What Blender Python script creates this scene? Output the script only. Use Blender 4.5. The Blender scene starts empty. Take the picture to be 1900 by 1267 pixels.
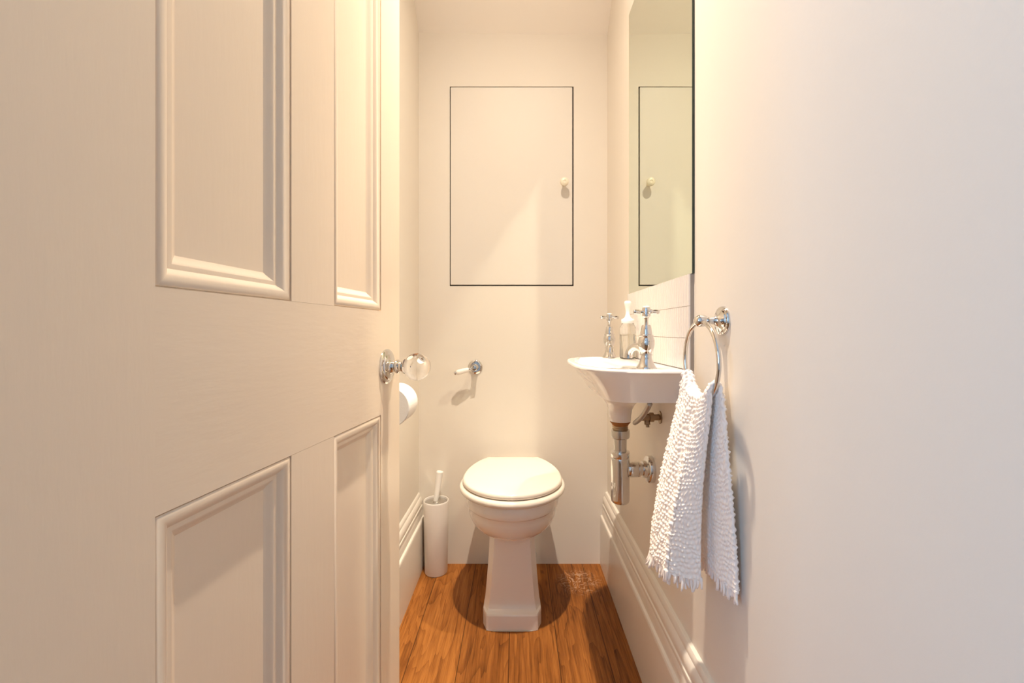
import bpy, bmesh, math, random
from mathutils import Vector, Matrix, noise
random.seed(4)
PI = math.pi
S = bpy.context.scene
COL = S.collection

# ------------------------------------------------------------------ camera, world, lights, exposure
cam = bpy.data.cameras.new('camera')
cam.sensor_width = 36.0
cam.lens = 800.0 / 1900.0 * 36.0
cam.shift_x = -10.0 / 1900.0
cam.shift_y = -19.5 / 1900.0
cam.clip_start = 0.02
camo = bpy.data.objects.new('camera', cam)
camo.location = (0, 0, 1.0)
camo.rotation_euler = (PI / 2, 0, 0)
COL.objects.link(camo)
S.camera = camo

w = bpy.data.worlds.new('world')
S.world = w
w.use_nodes = True
w.node_tree.nodes['Background'].inputs[0].default_value = (0.72, 0.82, 1.0, 1)
w.node_tree.nodes['Background'].inputs[1].default_value = 0.15

def lamp(name, kind, loc, energy, color, rot=(0, 0, 0), **kw):
    l = bpy.data.lights.new(name, kind)
    l.energy = energy
    l.color = color
    for k, v in kw.items():
        setattr(l, k, v)
    o = bpy.data.objects.new(name, l)
    o.location = loc
    o.rotation_euler = rot
    COL.objects.link(o)
    return o

LAMP = (0.0, 0.98, 2.655)
bulb = lamp('downlight_bulb', 'POINT', LAMP, 275, (1.0, 0.85, 0.68), shadow_soft_size=0.022)
# beam profile of the reflector bulb: strength against the angle from straight down
bulb.data.use_nodes = True
nt = bulb.data.node_tree
em = nt.nodes['Emission']
tc = nt.nodes.new('ShaderNodeTexCoord')
TILT = math.radians(5)                     # reflector tilted a little towards the back wall
dot = nt.nodes.new('ShaderNodeVectorMath')
dot.operation = 'DOT_PRODUCT'
dot.inputs[1].default_value = (0, math.sin(TILT), -math.cos(TILT))
nt.links.new(tc.outputs['Normal'], dot.inputs[0])
crv = nt.nodes.new('ShaderNodeFloatCurve')
cv = crv.mapping.curves[0]
BEAM = [(0, .0)] + [(math.cos(math.radians(a)), v) for a, v in ((75, .02), (57, .068), (42, .165), (32, .27), (24, .43), (16, .78))] + [(1, 1)]
cv.points[0].location = BEAM[0]
cv.points[1].location = BEAM[-1]
for p in BEAM[1:-1]:
    cv.points.new(*p)
crv.mapping.update()
nt.links.new(dot.outputs['Value'], crv.inputs['Value'])
nt.links.new(crv.outputs[0], em.inputs['Strength'])
# daylight coming in through the hall window (left wall of the hall)
lamp('hall_daylight', 'AREA', (-1.66, -1.25, 1.55), 52, (0.37, 0.63, 1.0), (0, -PI / 2, 0),
     shape='RECTANGLE', size=1.3, size_y=1.1)

S.view_settings.view_transform = 'Standard'
S.view_settings.look = 'None'
S.view_settings.gamma = 1
S.view_settings.use_curve_mapping = False
S.view_settings.exposure = 0.05
cy = S.cycles
cy.use_denoising = True
cy.max_bounces = 10
cy.diffuse_bounces = 6
cy.glossy_bounces = 6
cy.transmission_bounces = 10
cy.caustics_reflective = True
cy.caustics_refractive = True
cy.blur_glossy = 0.0
cy.sample_clamp_indirect = 6
cy.use_guiding = True
cy.guiding_training_samples = 64
cy.adaptive_threshold = 0.015

# ------------------------------------------------------------------ materials
def mat(name, color=(0.8, 0.8, 0.8), rough=0.5, metal=0.0, bump=None, **kw):
    m = bpy.data.materials.new(name)
    m.use_nodes = True
    nt = m.node_tree
    b = nt.nodes['Principled BSDF']
    b.inputs['Base Color'].default_value = (*color, 1)
    b.inputs['Roughness'].default_value = rough
    b.inputs['Metallic'].default_value = metal
    for k, v in kw.items():
        b.inputs[k.replace('_', ' ')].default_value = v
    if bump:
        scale, strength, dist, sc = bump
        tc = nt.nodes.new('ShaderNodeTexCoord')
        mp = nt.nodes.new('ShaderNodeMapping')
        mp.inputs['Scale'].default_value = sc
        nz = nt.nodes.new('ShaderNodeTexNoise')
        nz.inputs['Scale'].default_value = scale
        nz.inputs['Detail'].default_value = 6
        bp = nt.nodes.new('ShaderNodeBump')
        bp.inputs['Strength'].default_value = strength
        bp.inputs['Distance'].default_value = dist
        nt.links.new(tc.outputs['Object'], mp.inputs[0])
        nt.links.new(mp.outputs[0], nz.inputs['Vector'])
        nt.links.new(nz.outputs[0], bp.inputs['Height'])
        nt.links.new(bp.outputs[0], b.inputs['Normal'])
    return m

WALLC = (0.745, 0.69, 0.615)
M_wall = mat('wall_paint', WALLC, 0.62, bump=(60, 0.10, 0.002, (1, 1, 1)))
M_wall_r = mat('wall_paint_textured', WALLC, 0.55, bump=(110, 0.06, 0.002, (1, 1, 1)))
M_ceil = mat('ceiling_paint', (0.86, 0.81, 0.75), 0.7)
M_trim = mat('trim_paint', (0.745, 0.69, 0.615), 0.28, bump=(30, 0.05, 0.002, (1, 0.2, 1)))
M_door = mat('door_paint', (0.835, 0.705, 0.565), 0.33, bump=(14, 0.10, 0.003, (7, 7, 1.2)))
M_rail = mat('door_paint_rail', (0.835, 0.705, 0.565), 0.33, bump=(14, 0.10, 0.003, (7, 1.2, 7)))
M_cup = mat('cupboard_paint', (0.72, 0.67, 0.605), 0.5)
M_gap_shade = mat('gap_shade', (0.05, 0.035, 0.025), 0.9)  # near-black colour standing in for the shade behind the cupboard door
M_chrome = mat('chrome', (0.70, 0.69, 0.68), 0.06, 1.0)
M_chrome_s = mat('satin_chrome', (0.62, 0.61, 0.59), 0.22, 1.0)
M_brass = mat('tarnished_brass', (0.34, 0.25, 0.16), 0.35, 0.9)
M_rust = mat('rust', (0.33, 0.13, 0.03), 0.8, bump=(200, 0.6, 0.002, (1, 1, 1)))
M_cer = mat('white_ceramic', (0.86, 0.81, 0.76), 0.09, Coat_Weight=0.4, Coat_Roughness=0.04)
M_basin = mat('basin_ceramic', (0.84, 0.80, 0.78), 0.08, Coat_Weight=0.4, Coat_Roughness=0.04)
M_seat = mat('cream_lacquer', (0.80, 0.73, 0.64), 0.16, Coat_Weight=0.3, Coat_Roughness=0.08)
M_white = mat('white_plastic', (0.86, 0.84, 0.80), 0.3)
M_brush = mat('brush_holder_white', (0.82, 0.78, 0.74), 0.42)
M_paper = mat('tissue_paper', (0.93, 0.92, 0.90), 0.9, bump=(300, 0.3, 0.001, (1, 1, 1)))
M_card = mat('cardboard', (0.55, 0.43, 0.3), 0.9)
M_towel = mat('cotton_towel', (0.96, 0.885, 0.82), 0.95, bump=(700, 0.5, 0.001, (1, 1, 1)), Sheen_Weight=0.3)
M_tile = mat('white_tile', (0.74, 0.69, 0.66), 0.12)
M_grout = mat('grout', (0.42, 0.36, 0.30), 0.85)
M_hose = mat('braided_steel', (0.42, 0.38, 0.34), 0.35, 0.8, bump=(900, 0.6, 0.001, (1, 1, 1)))
M_pump = mat('pump_plastic', (0.93, 0.92, 0.88), 0.35)
M_knobc = mat('knob_paint', (0.80, 0.73, 0.58), 0.35)
M_edge = mat('mirror_edge', (0.012, 0.03, 0.024), 0.15)
M_caulk = mat('caulk', (0.55, 0.5, 0.44), 0.7)

def glass(name, color, rough, ior):
    m = mat(name, color, rough)
    b = m.node_tree.nodes['Principled BSDF']
    b.inputs['Transmission Weight'].default_value = 1.0
    b.inputs['IOR'].default_value = ior
    return m
M_glass = glass('clear_glass', (1, 0.99, 0.97), 0.0, 1.45)
M_bottle = glass('bottle_plastic', (0.97, 0.98, 0.95), 0.02, 1.35)
M_soap = glass('liquid_soap', (0.97, 0.95, 0.88), 0.0, 1.36)
M_mirror = mat('mirror_silver', (0.80, 0.88, 0.78), 0.0, 1.0)
M_emit = bpy.data.materials.new('lamp_lens')
M_emit.use_nodes = True
M_emit.node_tree.nodes['Principled BSDF'].inputs['Base Color'].default_value = (0.9, 0.85, 0.75, 1)

def floor_material():
    m = bpy.data.materials.new('oak_boards')
    m.use_nodes = True
    nt = m.node_tree
    N = nt.nodes
    L = nt.links.new
    b = N['Principled BSDF']
    def math_(op, a, c=None, d=None):
        n = N.new('ShaderNodeMath')
        n.operation = op
        for i, v in enumerate((a, c, d)):
            if v is None:
                continue
            if isinstance(v, (int, float)):
                n.inputs[i].default_value = v
            else:
                L(v, n.inputs[i])
        return n.outputs[0]
    tc = N.new('ShaderNodeTexCoord')
    sep = N.new('ShaderNodeSeparateXYZ')
    L(tc.outputs['Object'], sep.inputs[0])
    W = 0.152
    bx = math_('DIVIDE', math_('ADD', sep.outputs[0], 5 * W + 0.178), W)
    idx = math_('FLOOR', bx)
    fr = math_('FRACT', bx)
    wn = N.new('ShaderNodeTexWhiteNoise')
    wn.noise_dimensions = '1D'
    L(math_('ADD', idx, 3.3), wn.inputs['W'])
    # board local coordinate with a random shift
    cmb = N.new('ShaderNodeCombineXYZ')
    L(sep.outputs[0], cmb.inputs[0])
    L(math_('ADD', sep.outputs[1], math_('MULTIPLY', wn.outputs[0], 7.0)), cmb.inputs[1])
    L(math_('MULTIPLY', idx, 1.7), cmb.inputs[2])
    def mapped(scale):
        mp = N.new('ShaderNodeMapping')
        mp.inputs['Scale'].default_value = scale
        L(cmb.outputs[0], mp.inputs[0])
        return mp.outputs[0]
    fine = N.new('ShaderNodeTexNoise')
    fine.inputs['Scale'].default_value = 1.0
    fine.inputs['Detail'].default_value = 8
    fine.inputs['Roughness'].default_value = 0.7
    L(mapped((330, 7, 1)), fine.inputs['Vector'])
    cath = N.new('ShaderNodeTexNoise')       # cathedral figure: rings of a stretched noise
    cath.inputs['Scale'].default_value = 1.0
    cath.inputs['Detail'].default_value = 3
    cath.inputs['Distortion'].default_value = 0.6
    L(mapped((9, 1.5, 1)), cath.inputs['Vector'])
    rings = math_('FRACT', math_('MULTIPLY', cath.outputs[0], 12.0))
    rings = math_('POWER', rings, 3.0)
    big = N.new('ShaderNodeTexNoise')
    big.inputs['Scale'].default_value = 1.0
    big.inputs['Detail'].default_value = 4
    L(mapped((10, 3, 1)), big.inputs['Vector'])
    ramp = N.new('ShaderNodeValToRGB')
    ramp.color_ramp.elements[0].position = 0.2
    ramp.color_ramp.elements[0].color = (0.07, 0.019, 0.0035, 1)
    ramp.color_ramp.elements[1].position = 0.85
    ramp.color_ramp.elements[1].color = (0.46, 0.18, 0.042, 1)
    e = ramp.color_ramp.elements.new(0.52)
    e.color = (0.26, 0.09, 0.018, 1)
    v = math_('MULTIPLY', math_('SUBTRACT', fine.outputs[0], 0.14), 0.86)
    v = math_('ADD', v, math_('MULTIPLY', big.outputs[0], 0.36))
    v = math_('SUBTRACT', v, math_('MULTIPLY', rings, 0.17))
    v = math_('ADD', v, math_('MULTIPLY', wn.outputs[0], 0.16))
    stk = N.new('ShaderNodeTexNoise')
    stk.inputs['Scale'].default_value = 1.0
    stk.inputs['Detail'].default_value = 5
    L(mapped((85, 5, 1)), stk.inputs['Vector'])
    v = math_('ADD', v, math_('MULTIPLY', math_('SUBTRACT', stk.outputs[0], 0.54), 0.48))
    L(v, ramp.inputs[0])
    # seams
    d = math_('ABSOLUTE', math_('SUBTRACT', fr, 0.5))
    seam = math_('GREATER_THAN', d, 0.4905)
    mx = N.new('ShaderNodeMixRGB')
    L(math_('MULTIPLY', seam, 0.75), mx.inputs[0])
    L(ramp.outputs[0], mx.inputs[1])
    mx.inputs[2].default_value = (0.035, 0.012, 0.004, 1)
    # pale scuffed water mark by the back right corner
    vs = N.new('ShaderNodeVectorMath')
    vs.operation = 'DISTANCE'
    L(tc.outputs['Object'], vs.inputs[0])
    vs.inputs[1].default_value = (0.245, 1.72, 0)
    near = N.new('ShaderNodeMapRange')
    near.inputs[1].default_value = 0.04
    near.inputs[2].default_value = 0.10
    near.inputs[3].default_value = 1
    near.inputs[4].default_value = 0
    L(vs.outputs['Value'], near.inputs[0])
    sn = N.new('ShaderNodeTexNoise')
    sn.inputs['Scale'].default_value = 22
    sn.inputs['Detail'].default_value = 1.5
    sn.inputs['Distortion'].default_value = 1.2
    L(tc.outputs['Object'], sn.inputs['Vector'])
    line = math_('LESS_THAN', math_('ABSOLUTE', math_('SUBTRACT', math_('FRACT', math_('MULTIPLY', sn.outputs[0], 6.0)), 0.5)), 0.10)
    st = math_('MULTIPLY', math_('MULTIPLY', line, near.outputs[0]), 0.55)
    mx2 = N.new('ShaderNodeMixRGB')
    L(st, mx2.inputs[0])
    L(mx.outputs[0], mx2.inputs[1])
    mx2.inputs[2].default_value = (0.62, 0.42, 0.28, 1)
    L(mx2.outputs[0], b.inputs['Base Color'])
    b.inputs['Roughness'].default_value = 0.42
    b.inputs['Specular IOR Level'].default_value = 0.15
    bp = N.new('ShaderNodeBump')
    bp.inputs['Strength'].default_value = 0.25
    bp.inputs['Distance'].default_value = 0.002
    L(math_('SUBTRACT', v, math_('MULTIPLY', seam, 1.2)), bp.inputs['Height'])
    L(bp.outputs[0], b.inputs['Normal'])
    return m
M_floor = floor_material()

# ------------------------------------------------------------------ helpers
class MB:
    def __init__(s):
        s.v = []
        s.f = []
        s.mi = []
    def add(s, vs, fs, mi=0):
        o = len(s.v)
        s.v += [tuple(v) for v in vs]
        for f in fs:
            s.f.append([i + o for i in f])
            s.mi.append(mi)
        return s
    def box(s, x0, x1, y0, y1, z0, z1, mi=0):
        vs = [(x, y, z) for x in (x0, x1) for y in (y0, y1) for z in (z0, z1)]
        return s.add(vs, [(0, 1, 3, 2), (4, 6, 7, 5), (0, 4, 5, 1), (2, 3, 7, 6), (0, 2, 6, 4), (1, 5, 7, 3)], mi)
    def lathe(s, prof, M=Matrix.Identity(4), n=32, mi=0, cap0=True, cap1=True):
        vs = []
        fs = []
        for r, z in prof:
            for k in range(n):
                a = 2 * PI * k / n
                vs.append(M @ Vector((r * math.cos(a), r * math.sin(a), z)))
        for i in range(len(prof) - 1):
            for k in range(n):
                k2 = (k + 1) % n
                fs.append((i * n + k, i * n + k2, (i + 1) * n + k2, (i + 1) * n + k))
        if cap0:
            fs.append(tuple(range(n))[::-1])
        if cap1:
            fs.append(tuple((len(prof) - 1) * n + k for k in range(n)))
        return s.add(vs, fs, mi)
    def loft(s, rings, mi=0, cap0=True, cap1=True, closed=True):
        n = len(rings[0])
        vs = [p for r in rings for p in r]
        fs = []
        for i in range(len(rings) - 1):
            for k in range(n if closed else n - 1):
                k2 = (k + 1) % n
                fs.append((i * n + k, i * n + k2, (i + 1) * n + k2, (i + 1) * n + k))
        if cap0:
            fs.append(tuple(range(n))[::-1])
        if cap1:
            fs.append(tuple((len(rings) - 1) * n + k for k in range(n)))
        return s.add(vs, fs, mi)
    def tube(s, pts, rad, n=12, mi=0, closed=False):
        pts = [Vector(p) for p in pts]
        m = len(pts)
        rads = rad if isinstance(rad, (list, tuple)) else [rad] * m
        rings = []
        up = None
        for i, p in enumerate(pts):
            if closed:
                t = pts[(i + 1) % m] - pts[i - 1]
            else:
                t = pts[min(i + 1, m - 1)] - pts[max(i - 1, 0)]
            t.normalize()
            if up is None:
                up = t.orthogonal().normalized()
            up = (up - t * up.dot(t)).normalized()
            b = t.cross(up)
            rings.append([p + (up * math.cos(2 * PI * k / n) + b * math.sin(2 * PI * k / n)) * rads[i] for k in range(n)])
        if closed:
            rings.append(rings[0])
            return s.loft(rings, mi, False, False)
        return s.loft(rings, mi)
    def build(s, name, mats, parent=None, smooth=False, bevel=0, segs=2, merge=False, subsurf=0, loc=None):
        me = bpy.data.meshes.new(name)
        me.from_pydata(s.v, [], s.f)
        for m in (mats if isinstance(mats, (list, tuple)) else [mats]):
            me.materials.append(m)
        for p, mi in zip(me.polygons, s.mi):
            p.material_index = mi
        bm = bmesh.new()
        bm.from_mesh(me)
        if merge:
            bmesh.ops.remove_doubles(bm, verts=bm.verts, dist=1e-5)
        bmesh.ops.recalc_face_normals(bm, faces=bm.faces)
        bm.to_mesh(me)
        bm.free()
        if smooth:
            me.polygons.foreach_set('use_smooth', [True] * len(me.polygons))
            if smooth != 'all':
                me.set_sharp_from_angle(angle=math.radians(38 if smooth is True else smooth))
        o = bpy.data.objects.new(name, me)
        COL.objects.link(o)
        if loc is not None:                       # keep geometry where it is, put the origin at loc
            me.transform(Matrix.Translation(-Vector(loc)))
            o.location = loc
        if parent is not None:
            o.parent = parent
            o.location = (o.location - parent.location) if loc is not None else -parent.location
            if parent.parent is not None:
                pass
        if bevel:
            md = o.modifiers.new('bevel', 'BEVEL')
            md.width = bevel
            md.segments = segs
            md.limit_method = 'ANGLE'
            md.angle_limit = math.radians(35)
        if subsurf:
            md = o.modifiers.new('sub', 'SUBSURF')
            md.levels = md.render_levels = subsurf
        return o

def wpos(o):
    p = Vector(o.location)
    while o.parent is not None:
        o = o.parent
        p += Vector(o.location)
    return p

def part(mb, name, mats, parent, **kw):
    """world-space geometry, parented so that it stays where it was built"""
    o = mb.build(name, mats, None, **kw)
    o.parent = parent
    o.location = Vector(o.location) - wpos(parent)
    return o

def thing(name, label, cat, loc, group=None):
    o = bpy.data.objects.new(name, None)
    o.empty_display_size = 0.05
    COL.objects.link(o)
    o.location = loc
    return tag(o, label, cat, group)

def tag(o, label, cat, group=None):
    o['label'] = label
    o['category'] = cat
    if group:
        o['group'] = group
    return o

def structure(o, label=None):
    o['kind'] = 'structure'
    if label:
        o['label'] = label
    return o

def axis(p, d):
    """matrix taking local +Z to direction d at point p"""
    d = Vector(d).normalized()
    return Matrix.Translation(Vector(p)) @ d.to_track_quat('Z', 'Y').to_matrix().to_4x4()

# ------------------------------------------------------------------ room shell
XL, XR, YB = -0.4236, 0.3866, 1.852
FY0, FY1 = 0.13, 0.26           # front wall (doorway) thickness
HZ = 2.74
T = 0.10
# floor (room and hall in one run of boards)
structure(MB().box(-1.75, 1.75, -2.3, YB + T, -0.04, 0).build('floor', M_floor), 'worn orange-brown oak floorboards')
# side walls
structure(MB().box(XL - T, XL, FY1 + 0.0004, YB + T, 0, HZ).build('wall_left', M_wall), 'cream painted wall behind the open door')
structure(MB().box(XR, XR + T, FY1 + 0.0004, YB + T, 0, HZ).build('wall_right', M_wall_r), 'cream wall carrying mirror, basin and towel ring')
# back wall with the cupboard opening
CX0, CX1, CZ0, CZ1 = -0.2905, 0.2415, 1.193, 2.0500
mb = MB()
mb.box(XL, CX0, YB, YB + T, 0, HZ)
mb.box(CX1, XR, YB, YB + T, 0, HZ)
mb.box(CX0, CX1, YB, YB + T, 0, CZ0)
mb.box(CX0, CX1, YB, YB + T, CZ1, HZ)
mb.box(CX0, CX1, YB + T - 0.01, YB + T, CZ0, CZ1, 1)  # back of the recess, its shade painted in as well
# thin dark sheets line the opening: shade of the door gap painted in
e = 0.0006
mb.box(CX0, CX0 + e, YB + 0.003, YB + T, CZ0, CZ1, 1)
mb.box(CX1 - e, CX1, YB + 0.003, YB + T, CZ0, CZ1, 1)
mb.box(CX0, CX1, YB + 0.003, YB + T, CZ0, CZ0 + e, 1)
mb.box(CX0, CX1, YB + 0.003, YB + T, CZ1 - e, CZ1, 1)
structure(mb.build('wall_back', [M_wall, M_gap_shade]), 'cream back wall with a cupboard opening above the toilet')
# ceiling: flat part and steep slope down to the back wall
zc = 2.2775
mb = MB()
mb.box(-1.75, 1.75, -2.3, 1.38, HZ, HZ + 0.06)
yk = 1.366
a = [(XL, YB, 2.2825), (XR, YB, 2.2700), (XR, yk, HZ), (XL, yk, HZ)]
up = [(x, y + 0.04, z + 0.05) for x, y, z in a]
mb.add(a + up, [(0, 1, 2, 3), (4, 7, 6, 5), (0, 4, 5, 1), (1, 5, 6, 2), (2, 6, 7, 3), (3, 7, 4, 0)])
structure(mb.build('ceiling', M_ceil), 'cream ceiling sloping down to the back wall')
# front wall with the doorway, hall walls, hall window opening
OX0 = -0.372
mb = MB()
mb.box(-1.65, OX0, FY0, FY1, 0, HZ)
mb.box(XR, 1.65, FY0, FY1, 0, HZ)
mb.box(OX0, XR, FY0, FY1, 2.22, HZ)
structure(mb.build('wall_front', M_wall), 'wall around the doorway')
WY0, WY1, WZ0, WZ1 = -1.85, -0.65, 0.9, 2.25
mb = MB()
mb.box(-1.75, -1.65, -2.3, WY0, 0, HZ)
mb.box(-1.75, -1.65, WY1, FY1, 0, HZ)
mb.box(-1.75, -1.65, WY0, WY1, 0, WZ0)
mb.box(-1.75, -1.65, WY0, WY1, WZ1, HZ)
structure(mb.build('wall_hall_left', M_wall))
structure(MB().box(1.65, 1.75, -2.3, FY1, 0, HZ).build('wall_hall_right', M_wall))
structure(MB().box(-1.65, 1.65, -2.3, -2.2, 0, HZ).build('wall_hall_back', M_wall))
mb = MB()
for (a0, a1, b0, b1) in ((WY0, WY1, WZ0, WZ0 + .05), (WY0, WY1, WZ1 - .05, WZ1), (WY0, WY0 + .05, WZ0 + .05, WZ1 - .05),
                         (WY1 - .05, WY1, WZ0 + .05, WZ1 - .05), (WY0 + .05, WY1 - .05, 1.56, 1.60)):
    mb.box(-1.73, -1.69, a0, a1, b0, b1)
structure(mb.build('window_1', M_trim))
# door lining of the doorway
mb = MB()
mb.box(OX0 - 0.0005, OX0 + 0.012, FY0 - 0.01, FY1 - 0.012, 0, 2.22)
mb.box(OX0 + 0.012, XR, FY0 - 0.01, FY1 - 0.012, 2.19, 2.2205)
structure(mb.build('trim_1', M_trim))

# skirting boards
def skirting(name, wallx, sgn, t, y0, y1, ztop=0.31):
    k = ztop / 0.31
    P = [(0, 0), (t, 0), (t, .200), (t - .0006, .205), (t - .0025, .2085), (t - .006, .2100), (t - .0085, .2115),
         (t - .0088, .216), (t - .0092, .225), (t - .0105, .234), (t - .0125, .241), (t - .0145, .2455), (t - .0105, .2475), (t - .0095, .2525), (t - .0105, .257),
         (t - .0135, .2590), (t - .0138, .2640), (t - .0115, .2665), (t - .0110, .273), (t - .0125, .281), (t - .0155, .288),
         (t - .0190, .2925), (t - .0190, .2965), (t - .0205, .303), (t - .0235, .3085), (0, .311)]
    P = [(max(0, d), z * k) for d, z in P]
    r = [[(wallx + sgn * d, y, z) for d, z in P] for y in (y0, y1)]
    o = MB().loft(r).build(name, M_trim, smooth=25)
    return structure(o)
skirting('baseboard_right', XR - 0.0002, -1, 0.0315, FY1 + 0.001, YB - 0.0005)['label'] = 'tall moulded cream skirting board under the basin'
skirting('baseboard_left', XL + 0.0002, 1, 0.0260, 0.40, YB - 0.0005, 0.308)['label'] = 'tall moulded cream skirting board beside the brush holder'

# ------------------------------------------------------------------ cupboard door
g = 0.0045
cd = thing('cupboard_door', 'flush cream cupboard door in the back wall above the toilet', 'cupboard door', (CX0 + .01, YB, CZ0))
part(MB().box(CX0 + g - .001, CX1 - g - .001, YB - 0.0015, YB + 0.018, CZ0 + g + .001, CZ1 - g + .001), 'panel', M_cup, cd, bevel=0.0012)
kx, kz = 0.1985, 1.6295
k = part(MB().lathe([(0.009, 0), (0.0085, 0.006), (0.0075, 0.014), (0.010, 0.020), (0.0165, 0.024), (0.018, 0.030), (0.0175, 0.035), (0.014, 0.0385), (0.006, 0.0395), (0.0045, 0.0380), (0.001, 0.0380)],
         axis((kx, YB - 0.0015, kz), (0, -1, 0))), 'knob', M_knobc, cd, smooth=True)
k['label'] = 'small round cream knob'

# ------------------------------------------------------------------ open panelled door
SL = 0.115
DN = Vector((1, -SL, 0)).normalized()       # face normal, pointing into the room
DT = Vector((SL, 1, 0)).normalized()        # along the door, away from the hinge
CS = 1.0 / DT.y
D0 = Vector((-0.4 + SL * 0.285, 0.285, 0))  # hinge edge, on the visible face
def dp(Y, h, z):
    """door point: depth Y of the visible plane, height h proud of it, z"""
    return D0 + DT * ((Y - 0.285) * CS) + DN * h + Vector((0, 0, z))
TH = 0.036
DZ0, DZ1 = 0.008, 2.17
YE = 1.029
def dbox(mb, y0, y1, z0, z1, h0=-TH, h1=0.0, mi=0):
    vs = [dp(y, h, z) for y in (y0, y1) for h in (h0, h1) for z in (z0, z1)]
    return mb.add(vs, [(0, 1, 3, 2), (4, 6, 7, 5), (0, 4, 5, 1), (2, 3, 7, 6), (0, 2, 6, 4), (1, 5, 7, 3)], mi)
PY = [(0.4188, 0.6262), (0.7407, 0.9275)]
PZ = [(0.235, 0.8195), (1.0430, 2.045)]
mb = MB()
mi_s, mi_r = 0, 1
dbox(mb, 0.285, PY[0][0], DZ0, DZ1, mi=0)
dbox(mb, PY[1][1], YE, DZ0, DZ1, mi=0)
dbox(mb, PY[0][1], PY[1][0], PZ[0][1], PZ[1][0], mi=1)
for (za, zb) in ((DZ0, PZ[0][1] - .0003), (PZ[1][0] + .0003, DZ1)):
    dbox(mb, PY[0][1], PY[1][0], za, zb, h1=-0.0001, mi=0)
for (y0, y1) in PY:
    dbox(mb, y0, y1, DZ0, PZ[0][0], mi=1)
    dbox(mb, y0, y1, PZ[0][1], PZ[1][0], mi=1)
    dbox(mb, y0, y1, PZ[1][1], DZ1, mi=1)
door = structure(mb.build('door_1', [M_door, M_rail], loc=tuple(dp(0.285, -TH / 2, 0))), 'cream painted four-panel door standing open')
REC = -0.0165
MP = [(0.0, -0.0045), (0.0016, -0.0045), (0.0018, -0.0022), (0.0032, -0.0008), (0.0058, 0.0001), (0.0090, 0.0000), (0.0125, -0.0012), (0.0160, -0.0036), (0.0185, -0.0062), (0.0203, -0.0082),
      (0.0210, -0.0088), (0.0258, -0.0088), (0.0270, -0.0093), (0.0300, -0.0118), (0.0335, -0.0145), (0.0358, -0.0158), (0.0370, REC + 0.0001), (0.0370, REC - 0.001)]
for (y0, y1) in PY:
    for (z0, z1) in PZ:
        mb = MB()
        dbox(mb, y0 + 0.0002, y1 - 0.0002, z0 + 0.0002, z1 - 0.0002, -TH + 0.004, REC)
        pn = part(mb, 'panel', M_door, door, loc=tuple(dp(y0, -.01, z0)))
        rings = []
        for u, h in MP:
            rings.append([dp(y0 + u / CS, h, z0 + u), dp(y1 - u / CS, h, z0 + u), dp(y1 - u / CS, h, z1 - u), dp(y0 + u / CS, h, z1 - u)])
        mb = MB()
        mb.loft(rings, 0, False, False)
        mo = part(mb, 'moulding', M_door, pn, smooth=30, loc=tuple(dp(y0, 0, z0)))
# glass door knob on a chrome rose
ky, kz = 0.955, 0.9215
kc = dp(ky, 0, kz)
A = axis(kc, DN)
rose = part(MB().lathe([(0.0385, 0.0), (0.0385, 0.003), (0.036, 0.0055), (0.030, 0.0065), (0.0285, 0.0085), (0.0270, 0.0095), (0.020, 0.0105), (0.0150, 0.0125), (0.0125, 0.0165), (0.012, 0.021),
                 (0.0135, 0.0225), (0.0155, 0.0245), (0.0155, 0.0275), (0.0135, 0.0295), (0.0115, 0.031), (0.0115, 0.036), (0.0150, 0.0395), (0.0165, 0.0415), (0.0165, 0.0425), (0.0100, 0.0425)], A, 48),
            'door_knob', M_chrome, door, smooth=True, loc=tuple(kc))
rose['label'] = 'chrome rose and neck holding a clear glass knob'
prof = []
R = 0.0300
for i in range(0, 25):
    a = -PI / 2 + math.asin(0.0150 / R) * 0.98 + (PI - math.asin(0.0150 / R)) * i / 24
    prof.append((max(R * math.cos(a), 0.0004), 0.0700 + R * math.sin(a)))
part(MB().lathe(prof, A, 48), 'glass_ball', M_glass, rose, smooth='all')
# hinges on the near edge, lock plate on the far edge
part(dbox(MB(), YE - 0.0002, YE + 0.001, kz - 0.06, kz + 0.06, -0.028, -0.010), 'lock_plate', M_chrome_s, door)

# ------------------------------------------------------------------ toilet
TX = -0.018
def d_outline(w, front, rear, wr, yc=1.555, n=40, xc=TX, pw=2.0):
    """front half superellipse, rear sides closing to width wr at rear (wr on a rounded run)"""
    pts = []
    for i in range(n + 1):
        a = PI * i / n
        c, s = math.cos(a), math.sin(a)
        x = w * (abs(c) ** (2 / pw)) * (1 if c >= 0 else -1)
        pts.append((xc + x, yc - (yc - front) * (s ** (2 / pw))))
    m = 10
    # back, from left (-w) to rear left, rear right, right(+w)
    b = (rear - yc) / math.sqrt(max(1e-6, 1 - (wr / w) ** 2)) if wr < w else None
    left = []
    for i in range(1, m + 1):
        y = yc + (rear - yc) * i / m
        if b:
            x = w * math.sqrt(max(0, 1 - ((y - yc) / b) ** 2))
        else:
            x = w + (wr - w) * i / m
        left.append((x, y))
    pts += [(xc - x, y) for x, y in left]
    pts += [(xc + x, y) for x, y in reversed(left)]
    return pts
def ring(o, z):
    return [(x, y, z) for x, y in o]

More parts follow.
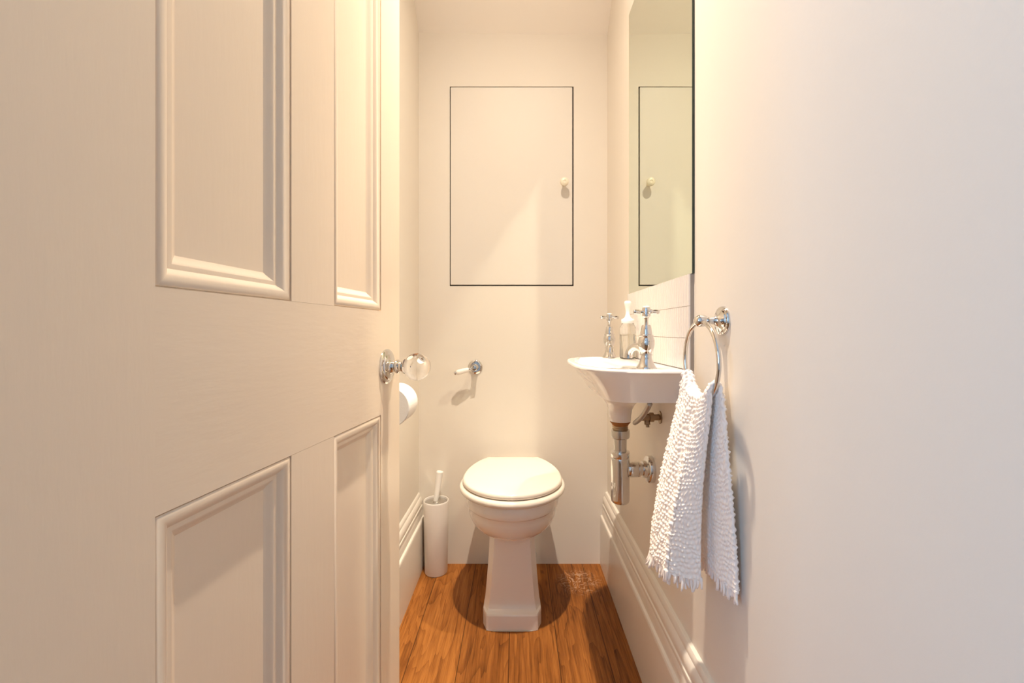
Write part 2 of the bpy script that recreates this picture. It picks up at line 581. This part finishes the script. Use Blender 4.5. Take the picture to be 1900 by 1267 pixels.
toilet = thing('toilet', 'white back-to-wall toilet with closed cream seat lid below the cupboard door', 'toilet', (TX, 1.62, 0))
L = [(.4365, .150, 1.382), (.4365, .160, 1.372), (.434, .1640, 1.3690), (.428, .1665, 1.3665), (.410, .1668, 1.3672), (.396, .1650, 1.3700), (.3925, .1635, 1.3720), (.3900, .1600, 1.3755),
     (.3870, .1580, 1.3780), (.370, .1570, 1.3800), (.352, .1530, 1.3860), (.335, .1455, 1.3950), (.320, .1340, 1.4070), (.308, .1180, 1.4220), (.299, .1010, 1.4370), (.293, .0860, 1.4500), (.290, .0760, 1.4580), (.286, .0700, 1.4650)]
mb = MB()
mb.loft([ring(d_outline(w_, f_, YB - .004, min(w_ * .72, .115)), z_) for z_, w_, f_ in L][::-1])
part(mb, 'bowl', M_cer, toilet, smooth=50)
def ped(hf, fy, hs, c, hr, z):
    r = 0.006
    o = [(hs, YB - .004), (hs * .6 + hr * .4, 1.70), (hs, fy + c + .02), (hs, fy + c), ((hs * .85 + hf * .15), fy + c * .83), (hf + (hs - hf) * .12, fy + c * .10), (hf - .006, fy), (0, fy - .0015)]
    pts = [(TX + x, y, z) for x, y in o] + [(TX - x, y, z) for x, y in reversed(o[:-1])]
    return pts
mb = MB()
rg = []
for z, t in ((.300, 0), (.27, .06), (.24, .14), (.20, .28), (.16, .44), (.12, .62), (.09, .76), (.075, .84)):
    rg.append(ped(.0585 + .020 * t, 1.4690 - .004 * t, .078 + .019 * t, .030 + .003 * t, .08, z))
for z, dy, dx in ((.066, .0015, .001), (.059, .0045, .0015), (.0545, .0100, .002), (.0525, .0165, .003), (.0510, .0220, .0035), (.0475, .0252, .004), (.040, .0262, .004), (.020, .0270, .004), (.0015, .0275, .004), (0.0008, .0265, .003)):
    rg.append(ped(.0765 + dx + dy * .15, 1.4650 - dy, .0955 + dx, .034 + dy * .2, .08, z))
mb.loft(rg[::-1])
part(mb, 'pedestal', M_cer, toilet, smooth=24)
# seat and lid
def slab(w, f, rear, wr, z0, z1, r, yc):
    rg = []
    for i in range(7):
        a = PI / 2 * i / 6
        rg.append((r * (1 - math.sin(a)), z0 + r * (1 - math.cos(a))))
    for i in range(7):
        a = PI / 2 * i / 6
        rg.append((r * (1 - math.cos(a)), z1 - r * (1 - math.sin(a))))
    return [ring(d_outline(w - i_, f + i_, rear - i_, wr - i_ * .6, yc), z_) for i_, z_ in rg]
part(MB().loft(slab(.1885, 1.3495, 1.800, .110, .4375, .4595, .0105, 1.555)), 'seat', M_seat, toilet, smooth=50)
lid = MB()
s1 = slab(.1780, 1.3640, 1.785, .106, .4605, .4800, .0095, 1.555)
s1.append([(TX + (x - TX) * .8, 1.57 + (y - 1.57) * .8, z + .0006) for x, y, z in s1[-1]])
lid.loft(s1)
part(lid, 'lid', M_seat, toilet, smooth=50)
for sx in (-1, 1):
    mb = MB()
    mb.lathe([(.0085, -.018), (.0085, .018)], axis((TX + sx * .075, 1.8075, .463), (1, 0, 0)), 16)
    mb.lathe([(.010, 0), (.007, .004), (.006, .02)], axis((TX + sx * .075, 1.8075, .4366), (0, 0, 1)), 16)
    part(mb, 'hinge', M_chrome, toilet, smooth=True)
# caulk line round the foot
mb = MB()
mb.tube([(TX - .086, 1.4420, .0008), (TX - .06, 1.4366, .0008), (TX - .02, 1.4355, .0008), (TX + .03, 1.4355, .0008), (TX + .065, 1.437, .0008), (TX + .086, 1.443, .0008)], .0022, 6)
part(mb, 'sealant', M_caulk, toilet, smooth='all')

# ------------------------------------------------------------------ flush lever on the back wall
fx, fz = -0.1806, 0.8450
fl = thing('flush_lever', 'chrome flush lever with white ceramic grip on the back wall above the toilet', 'flush lever', (fx, YB, fz))
part(MB().lathe([(.031, 0), (.031, .003), (.028, .006), (.022, .0075), (.0200, .0055), (.0150, .0055), (.0145, .018), (.0115, .022), (.0105, .040), (.012, .043), (.012, .052), (.010, .056), (.004, .057)],
                axis((fx, YB, fz), (0, -1, 0)), 36), 'rose', M_chrome, fl, smooth=True)
p0 = Vector((fx, YB - .047, fz))
dv = Vector((-.078, -.008, -.021)).normalized()
part(MB().lathe([(.0055, 0), (.0055, .012), (.008, .014), (.008, .017), (.004, .018)], axis(p0 + dv * .006, dv), 20),
     'arm', M_chrome, fl, smooth=True)
part(MB().lathe([(.004, 0), (.0072, .001), (.0078, .006), (.0065, .010), (.002, .012)], axis(p0 + dv * .0755, dv), 20), 'end_cap', M_chrome, fl, smooth=True)
part(MB().lathe([(.0070, 0), (.0088, .004), (.0095, .012), (.0112, .028), (.0118, .040), (.0108, .049), (.0075, .053)], axis(p0 + dv * .023, dv), 24), 'grip', M_cer, fl, smooth=True)['label'] = 'white ceramic grip'

# ------------------------------------------------------------------ toilet brush
bx, by = -0.3375, 1.792
tb = thing('toilet_brush', 'white cylindrical toilet brush holder in the corner left of the toilet', 'toilet brush', (bx, by, 0))
part(MB().lathe([(.0435, .0), (.0455, .0015), (.0465, .004), (.0515, .292), (.0512, .2975), (.0500, .299), (.0485, .2975), (.0480, .2900), (.0475, .20), (.040, .02), (.001, .018)],
                Matrix.Translation((bx, by, 0)), 48), 'holder', M_brush, tb, smooth=True)
part(MB().lathe([(.0470, .286), (.0470, .2900), (.0455, .2915), (.016, .2925), (.0135, .296), (.009, .297), (.009, .286)], Matrix.Translation((bx, by, 0)), 48, cap0=False, cap1=False),
     'lid', M_chrome_s, tb, smooth=True)['label'] = 'brushed metal disc lid'
hd = Vector((.016, .012, .125)).normalized()
part(MB().lathe([(.0085, -.02), (.0095, 0), (.0130, .085), (.0148, .117), (.0148, .1195), (.0125, .1225), (.004, .1225)], axis((bx - .002, by, .293), hd), 28), 'handle', M_white, tb, smooth=True)

# ------------------------------------------------------------------ toilet roll and holder on the left wall
rx, rz, ry0, ry1 = -0.3560, 0.788, 1.195, 1.297
rr = 0.0565
roll = thing('toilet_roll', 'white toilet paper roll half hidden behind the edge of the open door', 'toilet roll', (rx, ry0, rz))
mb = MB()
P = [(.021, .0), (rr - .002, .0), (rr, .002), (rr, .100), (rr - .002, .102), (.021, .102), (.021, .0)]
mb.lathe(P, axis((rx, ry0, rz), (0, 1, 0)), 64, cap0=False, cap1=False)
part(mb, 'paper', M_paper, roll, smooth=True, merge=True)
part(MB().lathe([(.0195, .001), (.0208, .001), (.0208, .101), (.0195, .101), (.0195, .001)], axis((rx, ry0, rz), (0, 1, 0)), 40, cap0=False, cap1=False), 'core', M_card, roll, smooth=True, merge=True)
mb = MB()
r0 = []
r1 = []
for i in range(14):
    t = i / 13
    z = rz - t * .072
    x = rx - rr + .0005 + .003 * math.sin(t * 5)
    r0.append((x, ry0 + .001, z))
    r1.append((x, ry1 - .001, z))
r0b = [(x + .0007, y, z) for x, y, z in r0]
r1b = [(x + .0007, y, z) for x, y, z in r1]
mb.loft([r0, r1, r1b, r0b, r0], closed=False, cap0=False, cap1=False)
part(mb, 'loose_sheet', M_paper, roll, smooth='all')
th = thing('toilet_roll_holder', 'chrome toilet roll holder on the left wall behind the door edge', 'toilet roll holder', (XL, ry1 + .012, rz))
part(MB().lathe([(.024, 0), (.024, .003), (.020, .006), (.009, .008), (.0065, .012), (.0065, .058)], axis((XL, ry1 + .016, rz + .012), (1, 0, 0)), 32).lathe([(.009, -.009), (.009, .009)], axis((rx - .002, ry1 + .016, rz + .012), (1, 0, 0)), 20), 'post', M_chrome, th, smooth=True)
part(MB().tube([(rx, ry1 + .016, rz + .0105), (rx, ry0 - .004, rz + .0105)], .006, 20).lathe([(.008, 0), (.009, .003), (.007, .008), (.001, .010)], axis((rx, ry0 - .004, rz + .0105), (0, -1, 0)), 20), 'rod', M_chrome, th, smooth=True)

# ------------------------------------------------------------------ mirror and tiled splashback
MY0, MY1, MZ0, MZ1 = 0.940, 1.473, 1.1260, 2.079
mb = MB()
mb.box(XR - .0058, XR - .0002, MY0, MY1, MZ0, MZ1, 1)
mb.f = [f for f in mb.f]
xf = XR - .0058
mirror = mb.build('mirror', [M_mirror, M_edge])
for p in mirror.data.polygons:
    if p.normal.x < -0.5:
        p.material_index = 0
tag(mirror, 'tall frameless wall mirror above the tiled splashback', 'mirror')

spl = thing('tile_splashback', 'white splashback of narrow upright tiles between basin and mirror', 'splashback', (XR, 1.21, .9135))
SX = XR - .0105
SY0, SY1, SZ0, SZ1 = 0.9440, 1.475, 0.9140, 1.1255
part(MB().box(SX + .0012, XR - .0002, SY0 + .0004, SY1, SZ0, SZ1), 'grout', M_grout, spl)
mb = MB()
nrow, ncol = 3, 36
pw = (SY1 - SY0) / ncol
ph = (SZ1 - SZ0) / nrow
for r in range(nrow):
    for c in range(ncol):
        y0, y1 = SY0 + c * pw + .0003, SY0 + (c + 1) * pw - .0003
        z0, z1 = SZ0 + r * ph + .0006, SZ0 + (r + 1) * ph - .0006
        m = 6
        o0, o1 = [], []
        for i in range(m + 1):
            t = i / m
            hgt = .0024 * (1 - abs(2 * t - 1) ** 2.6)
            y = y0 + (y1 - y0) * t
            o0.append((SX + .0012 - hgt * 1.0, y, z0))
            o1.append((SX + .0012 - hgt * 1.0, y, z1))
        o0 += [(SX + .003, y1, z0), (SX + .003, y0, z0)]
        o1 += [(SX + .003, y1, z1), (SX + .003, y0, z1)]
        mb.loft([o0, o1])
part(mb, 'tiles', M_tile, spl, smooth=30)

# ------------------------------------------------------------------ basin
BZ = 0.9130
basin = thing('basin', 'small white wall-hung basin below the mirror', 'basin', (XR, 1.195, BZ - .09))
def polar(inside, c, n=96, rmax=0.5, ph=0.0):
    out = []
    for k in range(n):
        a = 2 * PI * k / n + ph
        lo, hi = 0.0, rmax
        for _ in range(30):
            m = (lo + hi) / 2
            if inside(c[0] + m * math.cos(a), c[1] + m * math.sin(a)):
                lo = m
            else:
                hi = m
        out.append((c[0] + lo * math.cos(a), c[1] + lo * math.sin(a)))
    return out
WX = XR - .0004
def shape(dep, half, yc, p):
    return lambda x, y: x <= WX and ((WX - x) / dep if x < WX else 0) ** p + abs((y - yc) / half) ** p <= 1
C0 = (0.285, 1.210)
NB = 128
def outer(t):
    """t=0 rim, t=1 lower edge"""
    dep = .2385 + (.172 - .2385) * t
    half = .259 + (.196 - .259) * t
    yc = 1.213 - .005 * t
    p = 3.4 + 3.6 * t
    return polar(shape(dep, half, yc, p), C0, NB)
def inset(o, k):
    out = []
    for (x, y) in o:
        vx, vy = C0[0] - x, C0[1] - y
        l = math.hypot(vx, vy)
        out.append((x + vx / l * k, y + vy / l * k))
    return out
o0 = outer(0)
rings = []
def inner(a, b, p=2.8, cx=.2175, cy=1.214):
    f = lambda x, y: abs((x - cx) / a) ** p + abs((y - cy) / b) ** p <= 1
    q = polar(f, (cx, cy), NB)
    return q
# bottom centre up to outer rim, over, down into the bowl
bowlr = []
for t, z in ((1.0, .831), (.985, .8335), (.95, .838), (.80, .853), (.62, .869), (.42, .884), (.22, .8965), (.08, .9035)):
    bowlr.append([(x, y, z) for x, y in outer(t)])
bowlr.insert(0, [(x, y, .8300) for x, y in inset(outer(1.0), .006)])
for k, z in ((.0, .9060), (.0005, .9090), (.0020, .9115), (.0045, .9128), (.008, BZ)):
    bowlr.append([(x, y, z) for x, y in inset(o0, k)])
bowlr.append([(x, y, BZ) for x, y in inset(o0, .012)])
q = [inner(.0530, .2000), inner(.0510, .1980), inner(.0495, .1960), inner(.046, .195), inner(.038, .165), inner(.026, .11), inner(.010, .03)]
for qq, z in zip(q, (BZ - .0003, BZ - .0016, BZ - .005, .890, .872, .862, .858)):
    bowlr.append([(x, y, z) for x, y in qq])
mb = MB()
mb.loft(bowlr)
part(mb, 'bowl', M_basin, basin, smooth=48)
# underside bulge and waste boss
DXc, DYc = 0.2950, 1.2370
P = [(.020, .742), (.0285, .742), (.0300, .7450), (.0310, .7600), (.0330, .7750), (.0380, .7900), (.0470, .8030), (.0580, .8150), (.0640, .8240), (.0660, .8340), (.02, .836)]
vs = MB()
n = 48
rgs = []
for i, (r, z) in enumerate(P):
    st = 1.0 + max(0.0, min(1.0, (z - .77) / .05)) * 0.9
    rgs.append([(DXc + (r if math.cos(a) < 0 else min(r, .088)) * math.cos(a), DYc + r * st * math.sin(a) * 1.0, z) for a in [2 * PI * k / n for k in range(n)]])
vs.loft(rgs)
part(vs, 'underside_boss', M_basin, basin, smooth=50)

# ------------------------------------------------------------------ taps
def make_tap(name, label, bx_, by_, off):
    t = thing(name, label, 'tap', (bx_, by_, BZ), 'chrome pillar taps on the basin')
    Mx = Matrix.Translation((bx_, by_, BZ))
    part(MB().lathe([(.0235, 0), (.0235, .0015), (.0215, .0045), (.0175, .011), (.0145, .019), (.0125, .026), (.0120, .0295), (.0145, .0300), (.0145, .0325), (.0125, .0330), (.0125, .036),
                     (.0150, .041), (.0178, .048), (.0192, .056), (.0192, .063), (.0176, .070), (.0160, .0724), (.0162, .0735), (.0170, .0750), (.0165, .0775), (.0140, .0788), (.0135, .084), (.0120, .092), (.0108, .099), (.0095, .1012), (.0050, .102)],
                    Mx, 36), 'body', M_chrome, t, smooth=True)
    o = Vector((off[0], off[1], 0))
    l = o.length
    u = o / l
    pts, rad = [], []
    for s, z, r in ((.008, .040, .0100), (.018, .0465, .0098), (.028, .0495, .0092), (.038, .0485, .0088), (.047, .0440, .0088), (.0535, .0370, .0090), (.0565, .0290, .0095), (.0570, .0225, .0100), (.0570, .0205, .0100)):
        pts.append(Vector((bx_, by_, BZ)) + u * (s * l / .057) + Vector((0, 0, z)))
        rad.append(r)
    part(MB().tube(pts, rad, 20), 'spout', M_chrome, t, smooth=True)
    hd_ = part(MB().lathe([(.0042, .100), (.0042, .114), (.0058, .117), (.0070, .120), (.0094, .1215), (.0098, .126), (.0098, .138), (.0092, .1415), (.0078, .1425)], Mx, 28),
               'cross_handle', M_chrome, t, smooth=True)
    part(MB().lathe([(.0078, .1424), (.0074, .1440), (.0050, .1452), (.0008, .1456)], Mx, 24), 'index_cap', M_white, hd_, smooth=True)['label'] = 'white ceramic index cap'
    for k in range(4):
        a = k * PI / 2 + 0.10
        d = Vector((math.cos(a), math.sin(a), 0))
        part(MB().lathe([(.0030, .007), (.0030, .0115), (.0042, .0135), (.0052, .018), (.0055, .024), (.0055, .0285), (.0045, .0305), (.0015, .0312)],
                        axis(Vector((bx_, by_, BZ + .1315)), d), 16), 'arm', M_chrome, hd_, smooth=True)
    return t
make_tap('basin_tap', 'chrome cross-head tap nearest the towel ring on the basin', .3020, 1.010, (-.030, .048))
make_tap('basin_tap', 'chrome cross-head tap at the far end of the basin, left of the soap bottle', .3030, 1.420, (-.010, -.056))

# ------------------------------------------------------------------ soap dispenser
sx, sy = .3440, 1.345
sb = thing('soap_dispenser', 'clear soap bottle with white pump top standing on the basin between the taps', 'soap dispenser', (sx, sy, BZ))
Mx = Matrix.Translation((sx, sy, BZ))
part(MB().lathe([(.021, .0006), (.0240, .003), (.0245, .008), (.0245, .092), (.0235, .100), (.0200, .107), (.0180, .110), (.0180, .116)], Mx, 40), 'bottle', M_bottle, sb, smooth=True)
part(MB().lathe([(.019, .004), (.0222, .006), (.0225, .010), (.0225, .078)], Mx, 40), 'liquid', M_soap, sb, smooth=True)
part(MB().lathe([(.0185, .1105), (.0195, .112), (.0195, .122), (.0180, .1240), (.0120, .1265), (.0080, .1310), (.0060, .1400), (.0058, .150), (.0075, .160), (.0100, .170), (.0105, .1760), (.0090, .1800), (.002, .1810)], Mx, 32), 'pump', M_pump, sb, smooth=True)['label'] = 'white pump top'

# ------------------------------------------------------------------ bottle trap under the basin
bt = thing('bottle_trap', 'chrome bottle trap and waste pipe under the basin', 'waste trap', (DXc, DYc, .51))
Mx = Matrix.Translation((DXc, DYc, 0))
part(MB().lathe([(.0275, .7418), (.0290, .7400), (.0270, .7370), (.0235, .7335), (.0225, .730)], Mx, 36), 'washer', M_rust, bt, smooth=True)['label'] = 'rusty ring at the waste outlet'
part(MB().lathe([(.0215, .7335), (.0225, .731), (.0215, .728), (.0225, .7255), (.0215, .7225), (.0225, .720), (.0215, .717)], Mx, 32), 'waste_thread', M_brass, bt, smooth=True)['label'] = 'dark threaded brass waste'
part(MB().lathe([(.0225, .7185), (.0268, .7170), (.0270, .7020), (.0262, .6960), (.0225, .6925), (.0185, .6920), (.0182, .65)], Mx, 36), 'tailpipe', M_chrome_s, bt, smooth=True)
part(MB().lathe([(.0185, .6580), (.0260, .6560), (.0268, .6530), (.0268, .6400), (.0255, .6380), (.0262, .6365), (.0265, .634), (.0265, .520), (.0255, .5130), (.0225, .5095), (.012, .508)], Mx, 40), 'trap_body', M_chrome, bt, smooth=True)
az = .6035
part(MB().lathe([(.0200, .018), (.0200, .050), (.0215, .0505), (.0215, .0545), (.0180, .0560), (.0175, .0780)], axis((DXc, DYc, az), (1, 0, 0)), 32)
     .lathe([(.0215, .022), (.0222, .024), (.0222, .048), (.0215, .050)], axis((DXc, DYc, az), (1, 0, 0)), 10), 'outlet_arm', M_chrome, bt, smooth=True)
part(MB().lathe([(.0380, 0), (.0380, .012), (.0365, .0155), (.0330, .0175), (.0240, .0185), (.0230, .0280), (.0170, .0290)], axis((XR, DYc, az), (-1, 0, 0)), 40), 'wall_flange', M_chrome, bt, smooth=True)

# flexible hose and isolating valve
def bez(pts, n=8):
    out = []
    P = [Vector(p) for p in pts]
    P = [P[0] * 2 - P[1]] + P + [P[-1] * 2 - P[-2]]
    for i in range(1, len(P) - 2):
        for k in range(n):
            t = k / n
            a, b, c, d = P[i - 1], P[i], P[i + 1], P[i + 2]
            out.append(.5 * ((2 * b) + (c - a) * t + (2 * a - 5 * b + 4 * c - d) * t * t + (3 * b - a - 3 * c + d) * t ** 3))
    out.append(P[-2])
    return out
hs = MB().tube(bez([(.3120, 1.016, .8285), (.3112, 1.040, .808), (.3095, 1.075, .785), (.3090, 1.110, .768), (.3120, 1.145, .756), (.3220, 1.164, .7555), (.3370, 1.166, .7650)]), .0062, 14).build('flexible_hose', M_hose, smooth='all')
tag(hs, 'braided steel hose curving down from the basin behind the waste pipe', 'hose')
iv = thing('isolating_valve', 'tarnished brass isolating valve on the wall under the basin', 'valve', (XR, 1.166, .766))
part(MB().lathe([(.0175, 0), (.0175, .003), (.0085, .004), (.0085, .018), (.0130, .019), (.0130, .030), (.0095, .031), (.0105, .045), (.0095, .050)], axis((XR, 1.166, .7665), (-1, 0, 0)), 8), 'body', M_brass, iv, smooth=20)
part(MB().lathe([(.0075, 0), (.0080, .010), (.0045, .011), (.0045, .017), (.001, .0175)], axis((XR - .036, 1.166, .757), (0, -.3, -1)), 16), 'spindle', M_brass, iv, smooth=True)

# ------------------------------------------------------------------ towel ring
RYc, RXc, RZ0 = .8100, .3440, .9430
RR = .0740
rp = Vector((XR, RYc, 1.0190))
tr = thing('towel_ring', 'chrome towel ring on the right wall beside the basin', 'towel ring', tuple(rp))
part(MB().lathe([(.0278, 0), (.0278, .0025), (.0262, .0050), (.0225, .0058), (.0215, .0080), (.0175, .0095), (.0120, .0110), (.0085, .0150), (.0068, .0190), (.0062, .0300)], axis(rp, (-1, 0, 0)), 40)
     , 'rosette', M_chrome, tr, smooth=True)
part(MB().lathe([(.0055, .026), (.0075, .029), (.0098, .033), (.0115, .038), (.0115, .045), (.0098, .050), (.0065, .0535), (.001, .0545)], axis(rp, (-1, 0, 0)), 28), 'post', M_chrome, tr, smooth=True)
part(MB().tube([(RXc, RYc + RR * math.sin(a), RZ0 + RR * math.cos(a)) for a in [2 * PI * k / 96 for k in range(96)]], .0042, 16, closed=True), 'ring', M_chrome, tr, smooth='all', merge=True)

# ------------------------------------------------------------------ towel
towel = thing('hand_towel', 'white textured cotton hand towel with fringed ends hanging through the towel ring', 'towel', (RXc, RYc, .86))
NU, NA, NC = 132, 380, 20
def smooth01(t):
    t = max(0.0, min(1.0, t))
    return t * t * (3 - 2 * t)
RHO = .0042 + .0050
def towel_centre(u, v):
    """u across 0 far .. 1 near; v: 0 hem A (room side) .. 1 ring .. 2 hem B (wall side)"""
    ph = math.radians(66 - 132 * u)                 # along the lower arc of the ring
    ay = RYc + RR * .93 * math.sin(ph)
    azz = RZ0 - RR * math.cos(ph)
    if u > .5:
        azz -= 0.008 * ((u - .5) * 2) ** 2
    wA = (v <= 1)
    s = (1 - v) if wA else (v - 1)                  # 0 at the ring, 1 at the hem
    if wA:
        if u < .62:
            k_ = u / .62
            hem = Vector((.287 - .004 * k_, .936 - .126 * k_, .520 + .026 * k_))
        else:
            k_ = (u - .62) / .38
            hem = Vector((.285 + .050 * k_, .812 - .026 * k_, .544))
        off = Vector((-RHO, 0, 0))
    else:
        hem = Vector((.3560 + .0165 * u + .0025 * math.sin(u * 8), .850 - .117 * u, .560 - .008 * u))
        off = Vector((RHO, 0, 0))
    base = Vector((RXc, ay, azz)) + off
    tt = s
    kx = smooth01(tt * 1.05) * .35 + tt * .65
    x = base.x + (hem.x - base.x) * kx
    y = base.y + (hem.y - base.y) * (1 - (1 - tt) ** 1.7)
    z = base.z + (hem.z - base.z) * tt
    # gathered folds
    gf = (1 - .55 * tt) * min(1, tt * 8 + .15)
    f = math.sin(u * 2 * PI * 2.3 + .6 + tt * .8) * .0036 + math.sin(u * 2 * PI * 4.1 + 2.0) * .0012
    if not wA:
        f *= .45
        x = min(x + f * gf, XR - .0095)
    else:
        x += f * gf * (1.0 - .25 * u) - .003 * math.sin(PI * tt)
    return Vector((x, y, z))
rows = []
for i in range(NA + 1):
    v = i / NA
    rows.append([towel_centre(j / NU, v) for j in range(NU + 1)])
for i in range(1, NC):
    a = PI * i / NC
    r = []
    for j in range(NU + 1):
        A_ = rows[NA][j]
        B_ = towel_centre(j / NU, 1.0001)
        c = (A_ + B_) / 2
        hx = (B_.x - A_.x) / 2
        r.append(Vector((c.x - hx * math.cos(a), c.y, c.z + hx * math.sin(a))))
    rows.append(r)
for i in range(0, NA + 1):
    v = 1.0001 + .9999 * i / NA
    rows.append([towel_centre(j / NU, min(v, 2)) for j in range(NU + 1)])
NR = len(rows)
# normals and popcorn weave
import array
disp = []
PIT = .0088
accl = [0.0] * NR
for i in range(1, NR):
    accl[i] = accl[i - 1] + (rows[i][NU // 2] - rows[i - 1][NU // 2]).length
verts = []
HT = .0036
front, back = [], []
for i in range(NR):
    for j in range(NU + 1):
        p = rows[i][j]
        dv_ = rows[min(i + 1, NR - 1)][j] - rows[max(i - 1, 0)][j]
        du_ = rows[i][min(j + 1, NU)] - rows[i][max(j - 1, 0)]
        nrm = du_.cross(dv_)
        nrm.normalize()
        U = j / NU * 19.0
        V = accl[i] / PIT
        nz = noise.noise(Vector((U * .35, V * .35, 3.1)))
        nz2 = noise.noise(Vector((U * .9, V * .9, 9.0)))
        V2 = V + nz * .8
        row_ = math.floor(V2)
        U2 = U + nz * .5 + .5 * (row_ % 2) + .15 * math.sin(row_ * 12.9)
        col_ = math.floor(U2)
        hsh = math.sin(col_ * 127.1 + row_ * 311.7) * 43758.5453
        hsh -= math.floor(hsh)
        hs2 = math.sin(col_ * 269.5 + row_ * 183.3) * 43758.5453
        hs2 -= math.floor(hs2)
        du2, dv2 = U2 - col_ - .5 + (hsh - .5) * .3, V2 - row_ - .5 + (hs2 - .5) * .3
        d = math.exp(-(du2 * du2 + dv2 * dv2) * 9.0) * (.9 + 1.0 * hsh) - .45
        amp = .0024 * (1 + .4 * nz2)
        edge = min(1.0, min(j, NU - j) / 4.0)
        th_ = HT * (.55 + .45 * edge)
        front.append(p + nrm * (th_ + d * amp))
        back.append(p - nrm * (th_ - d * amp))
for lst in (front, back):
    for p in lst:
        if p.x > XR - .0015:
            p.x = XR - .0015
nv = len(front)
mb = MB()
W1 = NU + 1
fs = []
for i in range(NR - 1):
    for j in range(NU):
        a = i * W1 + j
        fs.append((a, a + 1, a + W1 + 1, a + W1))
        fs.append((nv + a, nv + a + W1, nv + a + W1 + 1, nv + a + 1))
    for j in (0, NU):
        a = i * W1 + j
        fs.append((a, a + W1, nv + a + W1, nv + a))
for i in (0, NR - 1):
    for j in range(NU):
        a = i * W1 + j
        fs.append((a, nv + a, nv + a + 1, a + 1))
mb.add(front + back, fs)
part(mb, 'cloth', M_towel, towel, smooth='all')
for end in (0, 1):
    mb = MB()
    hemr = rows[0] if end == 0 else rows[-1]
    nx = rows[6] if end == 0 else rows[-7]
    n = 46
    for k in range(n):
        j = int((k + .5) / n * NU)
        p = hemr[j]
        d = (p - nx[j]).normalized()
        d = (d + Vector((random.uniform(-.10, .05) - (.25 if end == 0 and k < 8 else 0), random.uniform(-.3, .3) + (.25 if k < 6 else 0), 0))).normalized()
        Ln = random.uniform(.012, .026)
        pts, rad = [], []
        wob = random.uniform(-.004, .004)
        p = p + Vector((random.uniform(-.002, .002), 0, 0)) - d * .006
        for q_ in range(6):
            t = q_ / 5
            pt = p + d * (Ln + .006) * t + Vector((wob * t * t * .5, wob * math.sin(t * 3), 0))
            pt.x = min(pt.x, XR - .0032)
            pts.append(pt)
            rad.append((.0031 - .0012 * t) * random.uniform(.85, 1.15))
        mb.tube(pts, rad, 7)
    part(mb, 'fringe', M_towel, towel, smooth='all')

# ------------------------------------------------------------------ ceiling lamp (above the picture)
cl = thing('ceiling_light', 'small round ceiling light above the basin end of the room', 'ceiling light', (LAMP[0], LAMP[1], HZ))
part(MB().lathe([(.050, 0), (.050, .006), (.044, .014), (.030, .016), (.026, .030), (.020, .036), (.004, .036)], axis((LAMP[0], LAMP[1], HZ), (0, 0, -1)), 40), 'ceiling_rose', M_white, cl, smooth=True)
